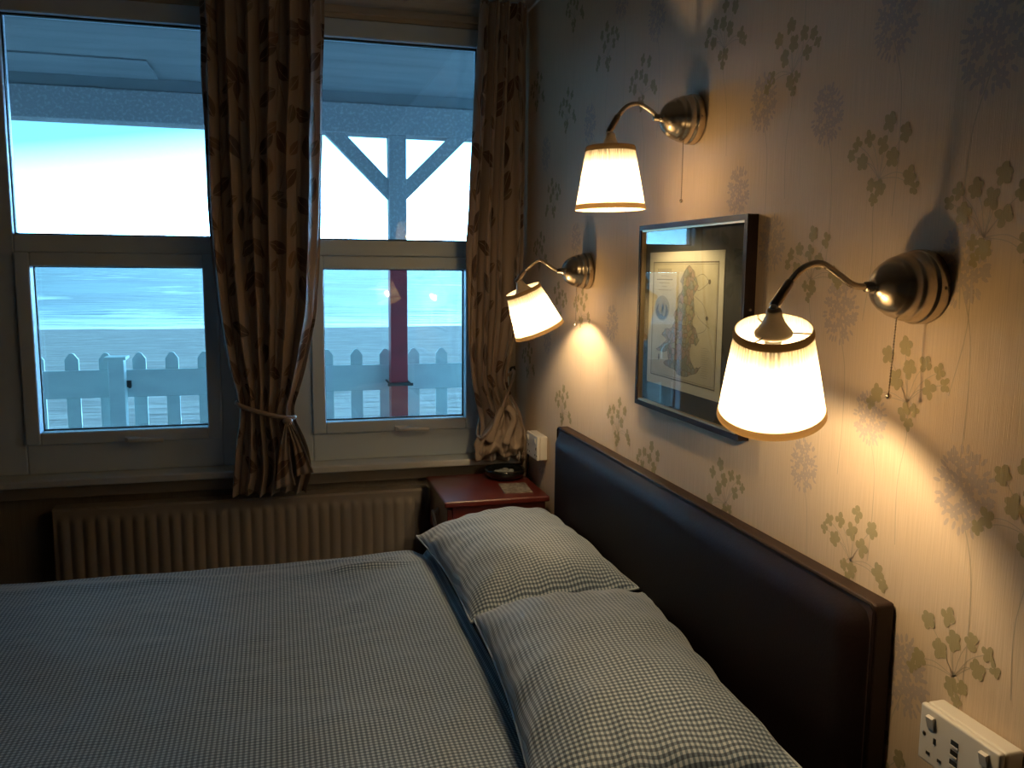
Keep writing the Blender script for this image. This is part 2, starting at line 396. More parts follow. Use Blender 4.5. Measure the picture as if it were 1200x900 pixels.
def bezier(pts, n=8):
    """Catmull-Rom through points"""
    P = [Vector(p) for p in pts]; P = [P[0]*2-P[1]]+P+[P[-1]*2-P[-2]]; out = []
    for i in range(1, len(P)-2):
        for k in range(n):
            t = k/n; a, b, c, d = P[i-1:i+3]
            out.append(.5*((2*b)+(c-a)*t+(2*a-5*b+4*c-d)*t*t+(3*b-3*c+d-a)*t**3))
    out.append(P[-2]); return out
def nz(x, y, z=0): return noise.noise(Vector((x, y, z)))
def sstep(a, b, x):
    t = max(0, min(1, (x-a)/(b-a))); return t*t*(3-2*t)
def lerp(tab, x):
    """piecewise smooth table lookup [(x, v)...] ascending"""
    if x <= tab[0][0]: return tab[0][1]
    for (a, va), (b, vb) in zip(tab, tab[1:]):
        if x <= b: t = (x-a)/(b-a); return va+(vb-va)*t
    return tab[-1][1]

# ------------------------------------------------------------------ room shell
XL, YB, ZC = -3.35, -4.7, 2.50
# right wall with its printed wallpaper
mb = MB()
mb.box(0, .10, YB, .10, 0, ZC)
rnd = random.Random(4)
CNT = [0]
def disc(cu, cv, a, b, rot, mi, off, n=9, jag=0):
    pts = []; CNT[0] = (CNT[0]+1) % 48; off = off+CNT[0]*.000006
    for i in range(n):
        t = 2*pi*i/n; x = a*cos(t); y = b*sin(t)
        if jag: s_ = 1+jag*rnd.uniform(-1, 1); x *= s_; y *= s_
        pts.append((-off, -(cu+x*cos(rot)-y*sin(rot)), cv+x*sin(rot)+y*cos(rot)))
    mb.add(pts, [tuple(range(n))], mi)
def stem(pts, wd, mi=3, off=.0003):
    P = bezier([(p[0], p[1], 0) for p in pts], 6); n = len(P); vs = []
    for i, p in enumerate(P):
        t = (P[min(i+1, n-1)]-P[max(i-1, 0)]).normalized(); q = Vector((-t.y, t.x, 0))*wd/2
        for s_ in (q, -q): vs.append((-off, -(p.x+s_.x), p.y+s_.y))
    mb.add(vs, [(2*i, 2*i+1, 2*i+3, 2*i+2) for i in range(n-1)], mi)
CL = [(-.071, .008), (-.034, .031), (.005, .052), (-.044, -.0015), (-.005, .022), (.039, .037), (.019, .004), (-.019, -.034), (0, -.0375), (.058, -.021), (-.060, .024), (.070, -.036), (-.010, -.054)]
def olive(y, z, s=1., mir=1, rot=0.):
    U = -y
    def T(a, b):
        a *= 1.08*mir; b *= 1.08; a, b = a*cos(rot)-b*sin(rot), a*sin(rot)+b*cos(rot); return U+a*s, z+b*s
    base = T(-.008, -.075)
    for a, b in CL:
        c = T(a*1.05, b*1.05)
        stem([T(-.004, -.026), ((c[0]+T(0, -.02)[0])/2, (c[1]+T(0, -.015)[1])/2+.002), c], .0014*s)
    stem([T(-.004, -.026), base, T(.004, -.15), T(.0, -.24)], .0016*s)
    for k, (a, b) in enumerate(CL):
        cx, cz = T(a*1.05, b*1.05); big = (.72, .9, 1, .95, 1, .95, 1.05, .72, .95, 1, .8, .75, .7)[k]
        ph = rnd.uniform(0, 2*pi)
        np_ = rnd.choice((4, 5))
        for q in range(np_):
            t = ph+2*pi*q/np_+rnd.uniform(-.25, .25); rr = .0083*s*big
            disc(cx+rr*cos(t), cz+rr*1.15*sin(t), .0076*s*big*rnd.uniform(.8, 1.15), .0066*s*big, t, 1, .00055+.00001*k, 9, .10)
        disc(cx, cz, .0045*s*big, .0045*s*big, 0, 1, .0006)
def allium(y, z, s=1., dens=15, bend=1):
    U = -y
    stem([(U+.0, z-.03*s), (U+.022*bend*s, z-.10*s), (U+.026*bend*s, z-.20*s), (U+.02*bend*s, z-.30*s)], .0018*s)
    fl = []
    for k in range(dens):
        t = k*2.39996; rr = .047*s*sqrt((k+.5)/dens); fl.append((U+rr*cos(t)*.88, z+rr*sin(t)*1.08, t))
    for cx, cz, t0 in fl:
        n_ = 6; rot0 = rnd.uniform(0, 1)
        for q in range(n_):
            t = 2*pi*q/n_+rot0; L = .0115*s*rnd.uniform(.8, 1.15)
            mx_, mz_ = cx+cos(t)*L*.58, cz+sin(t)*L*.58
            disc(mx_, mz_, L*.52, .0036*s, t, 2, .00045, 7, .15)
    for q in range(26):       # outer petals of the head
        t = 2*pi*q/26+rnd.uniform(-.1, .1); rr = .051*s*rnd.uniform(.93, 1.08)
        disc(U+rr*cos(t)*.88, z+rr*sin(t)*1.06, .0072*s, .0030*s, t, 2, .00045, 6)
OL = [(-2.20, .985, 1, 1, 0), (-2.432, .891, 1.0, -1, .1), (-2.30, 1.279, 1.0, -1, 0), (-2.213, 1.629, 1.0, 1, -.1), (-1.757, .969, 1, -1, .2),
      (-1.682, 1.956, 1, 1, .1), (-1.939, 1.849, 1, -1, 0), (-2.44, 1.527, 1.0, 1, -.2), (-2.54, 1.138, 1, -1, 0), (-1.147, 1.015, 1, 1, 0),
      (-.649, .988, 1, 1, 0), (-1.251, 1.94, 1, 1, .1), (-.992, 2.093, 1, -1, 0), (-2.038, 1.464, .95, 1, .1), (-2.299, .636, 1, 1, 0),
      (-.642, 1.974, 1, 1, 0), (-.585, 1.339, 1, -1, 0), (-1.371, .933, 1, 1, 0), (-2.65, 1.85, 1, 1, 0), (-2.75, 1.45, 1, -1, .1), (-2.72, .85, 1, 1, 0),
      (-.50, 1.70, 1, -1, .1), (-.36, 1.52, 1, 1, 0), (-.82, 1.33, .9, 1, 0), (-.86, 1.70, .8, 1, 0), (-1.02, .55, 1, 1, 0), (-2.15, 2.17, 1, 1, 0), (-2.5, 2.1, 1, -1, 0), (-.30, 2.10, 1, 1, 0), (-.22, 1.1, 1, 1, 0),
      (-1.55, 2.28, 1, -1, 0), (-.70, 2.28, 1, 1, 0)]
AL = [(-2.431, 1.142, 1.1, 1), (-2.046, 1.092, .85, 1), (-2.222, 1.212, .8, 1), (-2.338, .819, 1.1, -1), (-2.06, 1.725, .9, 1), (-2.222, 1.84, 1.0, 1), (-2.42, 1.76, 1.2, -1),
      (-2.127, 1.384, .95, 1), (-2.398, 1.463, 1.0, 1), (-1.903, 1.507, .9, -1), (-1.848, 1.784, .95, 1), (-1.764, 1.617, .9, 1), (-1.329, 2.086, 1, 1), (-.414, 1.865, 1, 1),
      (-.86, 1.90, 1, -1), (-1.15, 1.68, 1, 1), (-.75, 1.55, .9, 1), (-1.08, 1.30, .9, -1), (-.46, 1.20, .9, 1), (-1.1, 2.2, 1, 1), (-2.62, 1.60, 1, -1), (-2.65, 1.0, 1, 1), (-1.95, 2.1, 1, 1), (-.95, .80, 1, 1), (-.42, .72, .9, 1)]
for a in OL: olive(*a)
for y_, z_, s_, b_ in AL: allium(y_, z_, s_, 15, b_)
for k in range(5):     # the same print carries on behind the camera
    for j in range(3):
        olive(-2.98-.42*k, .45+.66*j+(k % 2)*.3, 1, 1 if k % 2 else -1); allium(-3.16-.42*k, .70+.66*j-(k % 2)*.25, 1, 15, 1)
struct('wall_right', mb, ['paper', 'paper_olive', 'paper_lilac', 'paper_stem'], 'cream textured wallpaper wall printed with olive sprigs and lilac seed heads', 'wall', origin=(0, -2, 0))

# window wall: pieces around the opening, inner face at y=-.03
WX0, WX1, WZ0, WZ1 = -1.93, -.03, .70, 2.37
mb = MB()
mb.box(XL, 0, -.03, .10, 0, WZ0)
mb.box(XL, 0, -.03, .10, WZ1, ZC)
mb.box(XL, WX0, -.03, .10, WZ0, WZ1)
mb.box(WX1, 0, -.03, .10, WZ0, WZ1)
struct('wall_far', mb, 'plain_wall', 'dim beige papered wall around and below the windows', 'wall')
mb = MB(); mb.box(XL-.1, XL, YB, .10, 0, ZC); struct('wall_left', mb, 'dark_wall', 'beige side wall', 'wall')
mb = MB(); mb.box(XL, 0, YB-.1, YB, 0, ZC); struct('wall_back', mb, 'dark_wall', 'beige wall behind the viewer', 'wall')
mb = MB(); mb.box(XL-.1, .1, YB-.1, .1, ZC, ZC+.1); struct('ceiling', mb, 'ceiling', 'white painted ceiling', 'ceiling')
mb = MB(); mb.box(XL-.1, .1, YB-.1, .1, -.1, 0); struct('floor', mb, 'carpet', 'brown carpeted floor', 'floor')
# coving (concave), along the window wall and the right wall
cov = [(0, 0), (0, -.085)]+[(-.085+.075*cos(a), -.085+.075*sin(a)) for a in [pi/2*k/7 for k in range(0, 8)]]+[(-.085, 0)]
mb = MB(); prof = [(-.03+a, ZC+b) for a, b in [(0, 0), (0, -.085), (-.012, -.085)]] + [(-.03-.085+.073*cos(t)*1.0, ZC-.085+.073*sin(t)) for t in []]
cv = [(0, 0), (0, -.085), (-.010, -.085)]+[(-.085+.075*(1-sin(t)), -.010-.075*(1-cos(t)) if False else -.085+.075*(1-cos(t))) for t in [pi/2*k/7 for k in range(1, 8)]][:0]
for k in range(8):
    t = pi/2*k/7; cv.append((-.010-.070*(1-cos(t)), -.085+.072*sin(t)))
cv += [(-.085, 0)]
mb.prism([(-.03+a, ZC+b) for a, b in cv], 0, XL, 0, smooth=False)
struct('trim_1', mb, 'white_trim', 'white plaster coving above the window wall', 'coving')
mb = MB(); mb.prism([(a, ZC+b) for a, b in cv], 1, YB, -.03); struct('trim_2', mb, 'white_trim', 'white plaster coving along the papered wall', 'coving')
# horizontal grooved head board over the windows
mb = MB()
for z0, z1, d in ((2.372, 2.388, .012), (2.388, 2.412, .030), (2.412, 2.416, .018)): mb.box(XL, 0, -.03-d, -.03, z0, z1)
struct('trim_3', mb, 'cream_trim', 'stepped cream moulding over the window heads', 'moulding')
# sill board, apron board
mb = MB(); mb.box(XL, 0, -.145, .03, .672, .700)
o = struct('trim_4', mb, 'sill', 'long white window sill board', 'window sill', bevel=.006)
mb = MB(); mb.box(XL, 0, -.062, -.03, .612, .672)
struct('trim_5', mb, 'cream_trim', 'cream apron board under the sill', 'moulding', bevel=.004)
mb = MB(); mb.box(XL, 0, -.05, -.03, 0, .12); struct('baseboard_far', mb, 'white_trim', 'white skirting under the radiator wall', 'skirting', bevel=.004)

# ------------------------------------------------------------------ windows
def frame_ring(mb, x0, x1, z0, z1, wl, wr, wb, wt, y0, y1, mi=0):
    mb.box(x0, x0+wl, y0, y1, z0, z1, mi); mb.box(x1-wr, x1, y0, y1, z0, z1, mi)
    mb.box(x0+wl, x1-wr, y0, y1, z0, z0+wb, mi); mb.box(x0+wl, x1-wr, y0, y1, z1-wt, z1, mi)
def window(name, x0, x1, gl, gr, label):
    # gl, gr: visible glass edges of the lower sash; upper pane slightly wider
    mb = MB()
    frame_ring(mb, x0, x1, WZ0, WZ1, gl-.0502-x0, x1-gr-.0502, .1098, .066, -.045, .035)
    mb.box(gl-.0502, gr+.0502, -.045, .035, 1.4988, 1.560)
    frame_ring(mb, gl-.0502, gr+.0502, .8098, 1.4988, .03, .03, .03, .03, .0205, .035)
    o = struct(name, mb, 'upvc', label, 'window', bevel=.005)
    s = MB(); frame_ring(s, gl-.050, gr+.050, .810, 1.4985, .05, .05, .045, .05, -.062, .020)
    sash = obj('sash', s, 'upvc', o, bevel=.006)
    g = MB(); frame_ring(g, gl-.001, gr+.001, .854, 1.4495, .0045, .0045, .0045, .0045, -.012, .004); obj('gasket', g, 'gasket', sash)
    g = MB(); g.box(gl, gr, -.006, -.002, .855, 1.4485); g.box(gl, gr, .014, .018, .855, 1.4485); p = obj('glass_pane', g, 'glass', sash)
    g = MB(); frame_ring(g, gl-.053, gr+.053, 1.559, 2.305, .006, .006, .006, .007, -.020, -.004); obj('gasket', g, 'gasket', o)
    g = MB(); g.box(gl-.052, gr+.052, -.014, -.010, 1.560, 2.304); g.box(gl-.052, gr+.052, .006, .010, 1.560, 2.304); obj('glass_pane', g, 'glass', o)
    hx = -1.49 if gl < -1 else -.50
    h = MB(); h.box(hx-.005, hx+.045, -.078, -.06, .812, .832); h.tube(bezier([(hx+.01, -.085, .822), (hx+.04, -.094, .823), (hx+.09, -.092, .820), (hx+.128, -.090, .818)], 4), .0095, 8)
    h.box(hx+.002, hx+.022, -.085, -.062, .815, .830)
    obj('window_handle', h, 'handle_white', sash, bevel=.002)
    k = MB(); k.lathe([(0, .0), (.0045, .0), (.0045, .004), (0, .004)], (hx+.012, -.0805, .822), (0, -1, 0), 10); obj('handle_lock', k, 'gasket', sash)
    return o
window('window_1', WX0, -.985, -1.775, -1.206, 'left window with a fixed upper pane and a square opening sash')
window('window_2', -.985, WX1, -.771, -.216, 'right window with a red veranda post showing behind it')

# ------------------------------------------------------------------ outside
mb = MB(); mb.box(-8, 6, .10, 2.2, -.12, -.02); struct('veranda_deck', mb, 'deck', 'pale paved veranda strip outside the windows', 'paving')
mb = MB()
def beach(a, b):
    x = -60+120*a; y = 2.2+48*b*b; z = -.03-1.95*(b*b)**.85*1.0 + .03*nz(x*.4, y*.5)
    return (x, y, z), (x, y)
mb.grid(beach, 80, 60)
struct('beach', mb, 'sand', 'flat grey sand beach beyond the picket fence', 'beach')
mb = MB(); mb.grid(lambda a, b: ((-900+1800*a, 44+ (2500*b**3), -1.80), (0, 0)), 30, 30)
o = struct('sea', mb, 'sea', 'pale blue sea with white surf along the shore', 'sea', origin=(0, 44, -1.8))

mb = MB(); mb.box(-30, XL-.1, .0, .10, -.1, 6)
struct('wall_exterior_left', mb, 'fence_white', 'outer house wall beside the room', 'wall')
mb = MB(); mb.box(.10, 30, .0, .10, -.1, 6)
struct('wall_exterior_right', mb, 'fence_white', 'outer house wall past the papered wall', 'wall')
V = thing('veranda', 'boarded veranda roof on braced red post, its upper half greyed as painted glare', 'veranda', (-.27, 1.5, -.02))
mb = MB()
for k in range(9):
    y0 = .11+k*.165; mb.box(-6, 4, y0, y0+.1635, 2.405, 2.43)
mb.box(-6, 4, .10, 1.75, 2.435, 2.47)
mb.box(-6, -1.50, 1.02, 1.43, 2.396, 2.404)
obj('ceiling_boards', mb, 'veranda_board', V)
mb = MB(); mb.box(-6, 4, 1.45, 1.60, 2.185, 2.345); obj('beam', mb, 'veranda_blue', V, bevel=.006)
mb = MB(); mb.box(-6, 4, 1.46, 1.56, 2.345, 2.405); obj('wall_plate', mb, 'veranda_board', V)
mb = MB(); mb.box(-.325, -.228, 1.45, 1.55, -.02, 1.50); obj('post', mb, 'post_red', V, bevel=.004)['label'] = 'red post below its painted glare'
mb = MB(); mb.box(-.325, -.228, 1.45, 1.55, 1.50, 2.185); obj('post', mb, 'veranda_blue', V, bevel=.004)  # same red post; the slate colour here stands in for glare
for s_ in (-1, 1):
    mb = MB(); xc = -.2765; e = .0485
    mb.prism([(xc+s_*e, 1.835), (xc+s_*e, 1.945), (xc+s_*(e+.24), 2.185), (xc+s_*(e+.35), 2.185)], 1, 1.465, 1.535)
    obj('brace', mb, 'veranda_blue', V, bevel=.003)
mb = MB(); mb.tube([(-.335, 1.60, .80), (-.335, 1.44, .80), (-.218, 1.44, .80), (-.218, 1.60, .80)], .006, 6); mb.box(-.345, -.20, 1.438, 1.448, .785, .80)
obj('bracket', mb, 'iron', V)

F = thing('picket_fence', 'white picket fence with pointed pickets between veranda and beach', 'fence', (-1.0, 1.63, -.03))
def picket(x, top=.985):
    mb = MB(); hw = .034
    mb.prism([(x-hw, -.03), (x+hw, -.03), (x+hw, top-.035), (x+hw*.35, top-.004), (x, top), (x-hw*.35, top-.004), (x-hw, top-.035)], 1, 1.625, 1.645)
    return obj('picket', mb, 'fence_white', F, bevel=.003)
xs = []
x = -2.021
for k in range(-6, 18): xs.append(-2.021+.1685*k)
for x in xs:
    if abs(x+1.786) < .03: continue
    picket(x)
mb = MB(); mb.box(-3.3, 1.2, 1.60, 1.624, .742, .893); obj('rail', mb, 'fence_white', F, bevel=.004)
mb = MB(); mb.box(-3.3, 1.2, 1.60, 1.624, .12, .26); obj('rail', mb, 'fence_white', F, bevel=.004)
mb = MB(); mb.box(-1.825, -1.745, 1.52, 1.60, -.02, .955); gp = obj('fence_post', mb, 'fence_white', F, bevel=.004)
mb = MB(); mb.box(-1.84, -1.730, 1.50, 1.615, .955, .972); obj('post_cap', mb, 'fence_white', F, bevel=.003)
mb = MB(); mb.box(-1.744, -1.722, 1.575, 1.600, .80, .835); mb.tube([(-1.728, 1.59, .815), (-1.728, 1.57, .80)], .008, 8); obj('gate_latch', mb, 'iron', F)

# ------------------------------------------------------------------ radiator
R = thing('radiator', 'cream ribbed panel radiator under the left window sill', 'radiator', (-1.06, -.1, .12))
rx0, rx1, rz0, rz1 = -1.735, -.385, .13, .588
mb = MB()
prof = []; n = int((rx1-rx0-.03)/.0405); pitch = (rx1-rx0-.03)/n; yf = -.152
zs = [rz0, rz0+.02, rz0+.045, rz1-.055, rz1-.03, rz1]
def radf(a, b):
    k = b*5; i = min(int(k), 4); z = zs[i]+(zs[i+1]-zs[i])*(k-i)
    x = rx0+.0+(rx1-rx0)*a
    t = ((x-rx0-.015)/pitch); d = .5-.5*cos(2*pi*t)
    d = d**.55 if d > 0 else 0
    dep = .011*d*sstep(rz0+.012, rz0+.05, z)*(1-sstep(rz1-.06, rz1-.022, z))
    if x < rx0+.015 or x > rx1-.015: dep = 0
    return (x, yf+.008-dep, z), (x, z)
zs = [rz0, rz0+.02, rz0+.045, rz1-.055, rz1-.035, rz1]
mb.grid(radf, n*12, 25)
pan = obj('front_panel', mb, 'radiator', R, solid=.002)
mb = MB(); mb.box(rx0, rx1, yf+.008, -.075, rz1-.004, rz1+.004); mb.box(rx0-.003, rx0+.003, yf+.012, -.075, rz0+.01, rz1); mb.box(rx1-.003, rx1+.003, yf+.012, -.075, rz0+.01, rz1)
obj('casing', mb, 'radiator', R, bevel=.0015)
mb = MB(); mb.box(rx0+.02, rx1-.02, -.088, -.080, rz0, rz1-.01); obj('rear_panel', mb, 'radiator', R)
for bx in (rx0+.2, rx1-.2):
    mb = MB(); mb.box(bx-.015, bx+.015, -.082, -.052, rz0+.02, rz1-.05); obj('wall_bracket', mb, 'radiator', R)
mb = MB(); mb.tube([(rx0-.045, -.11, .0), (rx0-.045, -.11, .19)], .0075, 8); mb.tube([(rx0-.045, -.11, .17), (rx0+.01, -.11, .17)], .009, 8)
mb.lathe([(.0, .0), (.016, 0), (.019, .02), (.019, .075), (.012, .085), (0, .085)], (rx0-.045, -.11, .215), (0, 0, 1), 16); mb.tube([(rx0-.045, -.11, .17), (rx0-.045, -.11, .22)], .011, 10)
obj('thermostat_valve', mb, 'handle_white', R)

# ------------------------------------------------------------------ bed
BY0, BY1 = -2.32, -.76
B = thing('bed', 'wide bed with a dark brown leather headboard against the papered wall', 'bed', (-1.1, -1.52, 0))
mb = MB(); mb.box(-2.10, -.085, BY0+.03, BY1-.05, .05, .30); obj('divan_base', mb, 'divan', B, bevel=.015)
mb = MB(); mb.box(-2.10, -.085, BY0+.02, BY1-.05, .302, .545); obj('mattress', mb, 'sheet', B, bevel=.045)
for fx, fy in ((-2.0, -2.2), (-2.0, -.92), (-.2, -2.2), (-.2, -.92)):
    mb = MB(); mb.lathe([(0, 0), (.022, 0), (.025, .05), (0, .05)], (fx, fy, 0), (0, 0, 1), 14); obj('foot', mb, 'gasket', B)
# headboard: padded panel, rounded ends, piped edge with lamplight in its colour
mb = MB(); hy0, hy1, hz0, hz1 = -2.312, -.715, .16, .925
def hb(a, b):
    y = hy0+(hy1-hy0)*a; z = hz0+(hz1-hz0)*b
    ey = min(a, 1-a)*(hy1-hy0); ez = min(b, 1-b)*(hz1-hz0)
    d = .030*sstep(0, .05, ey)**.6*sstep(0, .05, ez)**.6 + .012*sstep(0, .30, ey)*sstep(0, .30, ez)
    return (-.034-d, y, z), (y, z)
mb.grid(hb, 90, 50)
o = obj('headboard', mb, 'leather', B, weld=True)
mb = MB(); mb.box(-.040, -.002, hy0-.002, hy1+.002, hz0, hz1+.003); obj('headboard_edge', mb, 'leather_lit_edge', o, bevel=.006)['label'] = 'headboard leather edge, colour lightened as if lamplit'
mb = MB(); mb.tube([(-.041, hy0-.000, .3), (-.041, hy0-.000, hz1-.008), (-.041, hy0+.008, hz1), (-.041, -1.5, hz1+.001), (-.041, hy1-.008, hz1), (-.041, hy1+.000, hz1-.008), (-.041, hy1+.000, .3)], .0026, 8)
obj('piping', mb, 'leather', o)

# duvet
mb = MB()
DX0, DX1 = -.512, -2.16
def duvet(a, b):
    # a: head to foot, b: far edge (window side) to near edge, with drapes outside
    s = -.06+a*(1.98)          # distance from head edge along the cloth
    t = -.30+b*(2.10)          # distance from the far top edge along the cloth
    Wd = 1.50
    x = DX0-max(s, 0); z = .582
    if s < 0: x = DX0+.012*sin(-s/.06*pi)+.004; z = .582-.030*sstep(0, .06, -s)
    else: z = .582-.018*(1-sstep(0, .05, s))
    if x < DX1: dz = DX1-x; x = DX1-.03*sstep(0, .05, dz); z -= dz*.95
    yfar = -.815-.02*sin(s*2.0)+.012*nz(s*3, 1.3)
    if t < 0: y = yfar+.035*(1-math.exp(t/.05))+.012*nz(s*6, t*4); z -= (-t)*.9 if -t > .03 else (-t)**2*15
    elif t > Wd: d = t-Wd; y = yfar-Wd-.035*(1-math.exp(-d/.05))-.012*nz(s*6, t*4); z -= d*.9 if d > .03 else d*d*15
    else: y = yfar-t
    q = sstep(0, .08, t)*(1-sstep(Wd-.08, Wd, t))*sstep(-.02, .15, s)
    z -= .022*(1-sstep(0, .16, t))*(1 if t >= 0 else 1)
    z += q*(.010*nz(x*2.2+3, y*2.2)+.006*nz(x*6, y*5, 2.)+.0035*abs(nz(x*11+y*4, y*16-x*3, 4.)))
    # soft folds pulled from the head corner
    for (fx, fy, L, wd, h, an) in ((-.68, -.99, .16, .014, .011, .10), (-.86, -.90, .22, .02, .010, -.12), (-.62, -.92, .14, .012, .006, .5), (-.75, -1.25, .2, .03, .005, .9), (-1.3, -.95, .3, .03, .008, .05)):
        dx, dy = x-fx, y-fy; p = dx*cos(an)+dy*sin(an); n_ = -dx*sin(an)+dy*cos(an)
        z += q*h*math.exp(-(p/L)**2-(n_/wd)**2)
    return (x, y, z), (s, t)
mb.grid(duvet, 190, 190)
o = obj('duvet', mb, 'gingham', None, origin=(-1.3, -1.55, .5), solid=.012)
tag(o, 'blue and white small gingham duvet spread flat over the bed', 'duvet')

# pillows
def pillow(cx, cy, cz, hw, hl, T, rz, ry, rx, seed, label, droop=.0):
    """hw: half width across (x), hl: half length (y)"""
    mb = MB(); Rm = Matrix.Rotation(rz, 3, 'Z') @ Matrix.Rotation(ry, 3, 'Y') @ Matrix.Rotation(rx, 3, 'X')
    n1, n2 = 56, 72
    def surf(sign):
        def fn(a, b):
            uu = 2*a-1; vv = 2*b-1
            uu = sin(uu*pi/2)*.45+uu*.55; vv = sin(vv*pi/2)*.45+vv*.55
            px = uu*hw*(1-.055*(1-uu*uu)*0-.075*(cos(vv*pi/2))*abs(uu)**3); py = vv*hl*(1-.045*cos(uu*pi/2)*abs(vv)**3)
            e = max(0, 1-abs(uu)**2.6)**.62*max(0, 1-abs(vv)**3.0)**.62
            z = sign*T*(e if sign > 0 else e*.55)
            edge = 1-e
            z += (1 if sign > 0 else .4)*(.007*nz(px*9+seed, py*9)+.004*nz(px*22+seed, py*20, 3)*(.4+edge))*min(1, e*4+.0)
            # radiating puckers towards the seams and corners
            ang = math.atan2(vv, uu); z += sign*.006*sin(ang*16+seed+2*nz(uu*2, vv*2, seed))*edge*min(1, e*3)
            z -= droop*(edge**2)*.04
            p = Rm @ Vector((px, py, z))
            return (cx+p.x, cy+p.y, max(cz+p.z, .548) if False else cz+p.z), (px*1.02+.3, py*1.02)
        return fn
    mb.grid(surf(1), n1, n2)
    k = MB(); k.grid(surf(-1), n1, n2)
    mb.add(k.v, [fc[::-1] for fc in k.f], 0, True, None)
    off = len(mb.uv)-len(k.uv)
    for i, q in enumerate(k.uv): mb.uv[off+i] = q[::-1]
    o = obj('pillow', mb, 'gingham', None, weld=True)
    ps = []
    for i in range(0, 81):
        t = i/80*4; sd = int(t) % 4; q = (t-int(t))*2-1
        a, b = [(q, -1), (1, q), (-q, 1), (-1, -q)][sd]
        px = a*hw*(1-.075*cos(b*pi/2)*abs(a)**3); py = b*hl*(1-.045*cos(a*pi/2)*abs(b)**3)
        ps.append(Vector((cx, cy, cz))+Rm @ Vector((px, py, -droop*.04)))
    sm = MB(); sm.tube(ps[:-1], .0028, 6, closed=True)
    obj('seam_piping', sm, 'gingham', o)
    return tag(o, label, 'pillow', None)
pillow(-.305, -1.150, .632, .222, .348, .102, .03, -.09, .0, 1.3, 'gingham pillow nearer the window and bedside table')
pillow(-.322, -1.878, .632, .220, .388, .096, -.09, -.07, .0, 5.1, 'gingham pillow in front, overlapping the other at its corner')

# ------------------------------------------------------------------ bedside table
T = thing('bedside_table', 'small cherry red bedside table in the corner by the window', 'bedside table', (-.2, -.35, 0))
tx0, tx1, ty0, ty1, tz = -.398, -.014, -.560, -.165, .645
mb = MB(); mb.box(tx0, tx1, ty0, ty1, tz-.022, tz); obj('table_top', mb, 'cherry', T, bevel=.006)
mb = MB()
mb.box(tx0+.03, tx1-.012, ty0+.015, ty0+.033, .06, tz-.0225); mb.box(tx0+.03, tx1-.012, ty1-.033, ty1-.015, .06, tz-.0225)
mb.box(tx1-.024, tx1-.012, ty0+.033, ty1-.033, .06, tz-.0225); mb.box(tx0+.04, tx1-.024, ty0+.033, ty1-.033, .12, .135); mb.box(tx0+.035, tx1-.024, ty0+.033, ty1-.033, .445, .457)
mb.box(tx0+.035, tx0+.05, ty0+.033, ty1-.033, tz-.04, tz-.0225)
obj('carcass', mb, 'cherry', T, bevel=.002)
mb = MB(); mb.box(tx0+.012, tx0+.030, ty0+.018, ty1-.018, .462, tz-.032); dr = obj('drawer', mb, 'cherry', T, bevel=.003)
mb = MB(); cz = .545; yc = (ty0+ty1)/2
mb.lathe([(0, 0), (.016, 0), (.014, .004), (.006, .008), (.005, .014), (0, .014)], (tx0+.012, yc, cz+.012), (-1, 0, 0), 16)
ring = [(tx0-.004-.004*sin(t), yc+.030*cos(t), cz-.014+.030*sin(t)) for t in [2*pi*k/28 for k in range(28)]]
mb.tube(ring, .0040, 8, closed=True); obj('drawer_handle', mb, 'chrome', dr)
mb = MB(); mb.box(tx0+.012, tx0+.030, ty0+.018, ty1-.018, .125, .455); dd = obj('door', mb, 'cherry', T, bevel=.003)
mb = MB(); mb.box(tx0+.008, tx0+.013, ty0+.06, ty1-.06, .165, .415); obj('door_panel', mb, 'cherry', dd, bevel=.003)
mb = MB(); mb.sphere((tx0-.004, ty0+.05, .33), .011, 12); mb.tube([(tx0+.013, ty0+.05, .33), (tx0-.002, ty0+.05, .33)], .005, 8); obj('door_knob', mb, 'chrome', dd)
mb = MB(); mb.box(tx0+.02, tx1-.012, ty0+.012, ty1-.012, 0, .06); obj('plinth', mb, 'cherry', T, bevel=.003)

mb = MB(); bc = (-.104, -.262, tz)
mb.lathe([(0, 0), (.050, 0), (.068, .009), (.078, .024), (.079, .038), (.075, .041), (.067, .030), (.045, .014), (0, .012)], bc, (0, 0, 1), 40)
o = obj('dish', mb, 'bowl', None); tag(o, 'round black glossy dish at the back of the bedside table', 'dish')
mb = MB(); rg = random.Random(3)
for k in range(12):
    a = k*2.4; q = .036*sqrt(k/12); mb.sphere((bc[0]+q*cos(a), bc[1]+q*sin(a), tz+.024+.004*rg.random()), .011, 10, sc=(1.2, .9, .6))
o = obj('pebbles', mb, 'bowlfill', None); tag(o, 'small grey stones lying in the black dish', 'stones', kind='stuff')
mb = MB(); cx, cy = -.108, -.43
ca, sa = cos(-.08), sin(-.08)
def RC(a, b, z): return (cx+a*ca-b*sa, cy+a*sa+b*ca, z)
mb.add([RC(-.052, -.068, tz+.0005), RC(.052, -.068, tz+.0005), RC(.052, .068, tz+.0005), RC(-.052, .068, tz+.0005), RC(-.052, -.068, tz+.0035), RC(.052, -.068, tz+.0035), RC(.052, .068, tz+.0035), RC(-.052, .068, tz+.0035)],
       [(0, 3, 2, 1), (4, 5, 6, 7), (0, 1, 5, 4), (1, 2, 6, 5), (2, 3, 7, 6), (3, 0, 4, 7)])
o = obj('notice_card', mb, 'card', None); tag(o, 'small grey-brown printed card lying on the bedside table', 'card')

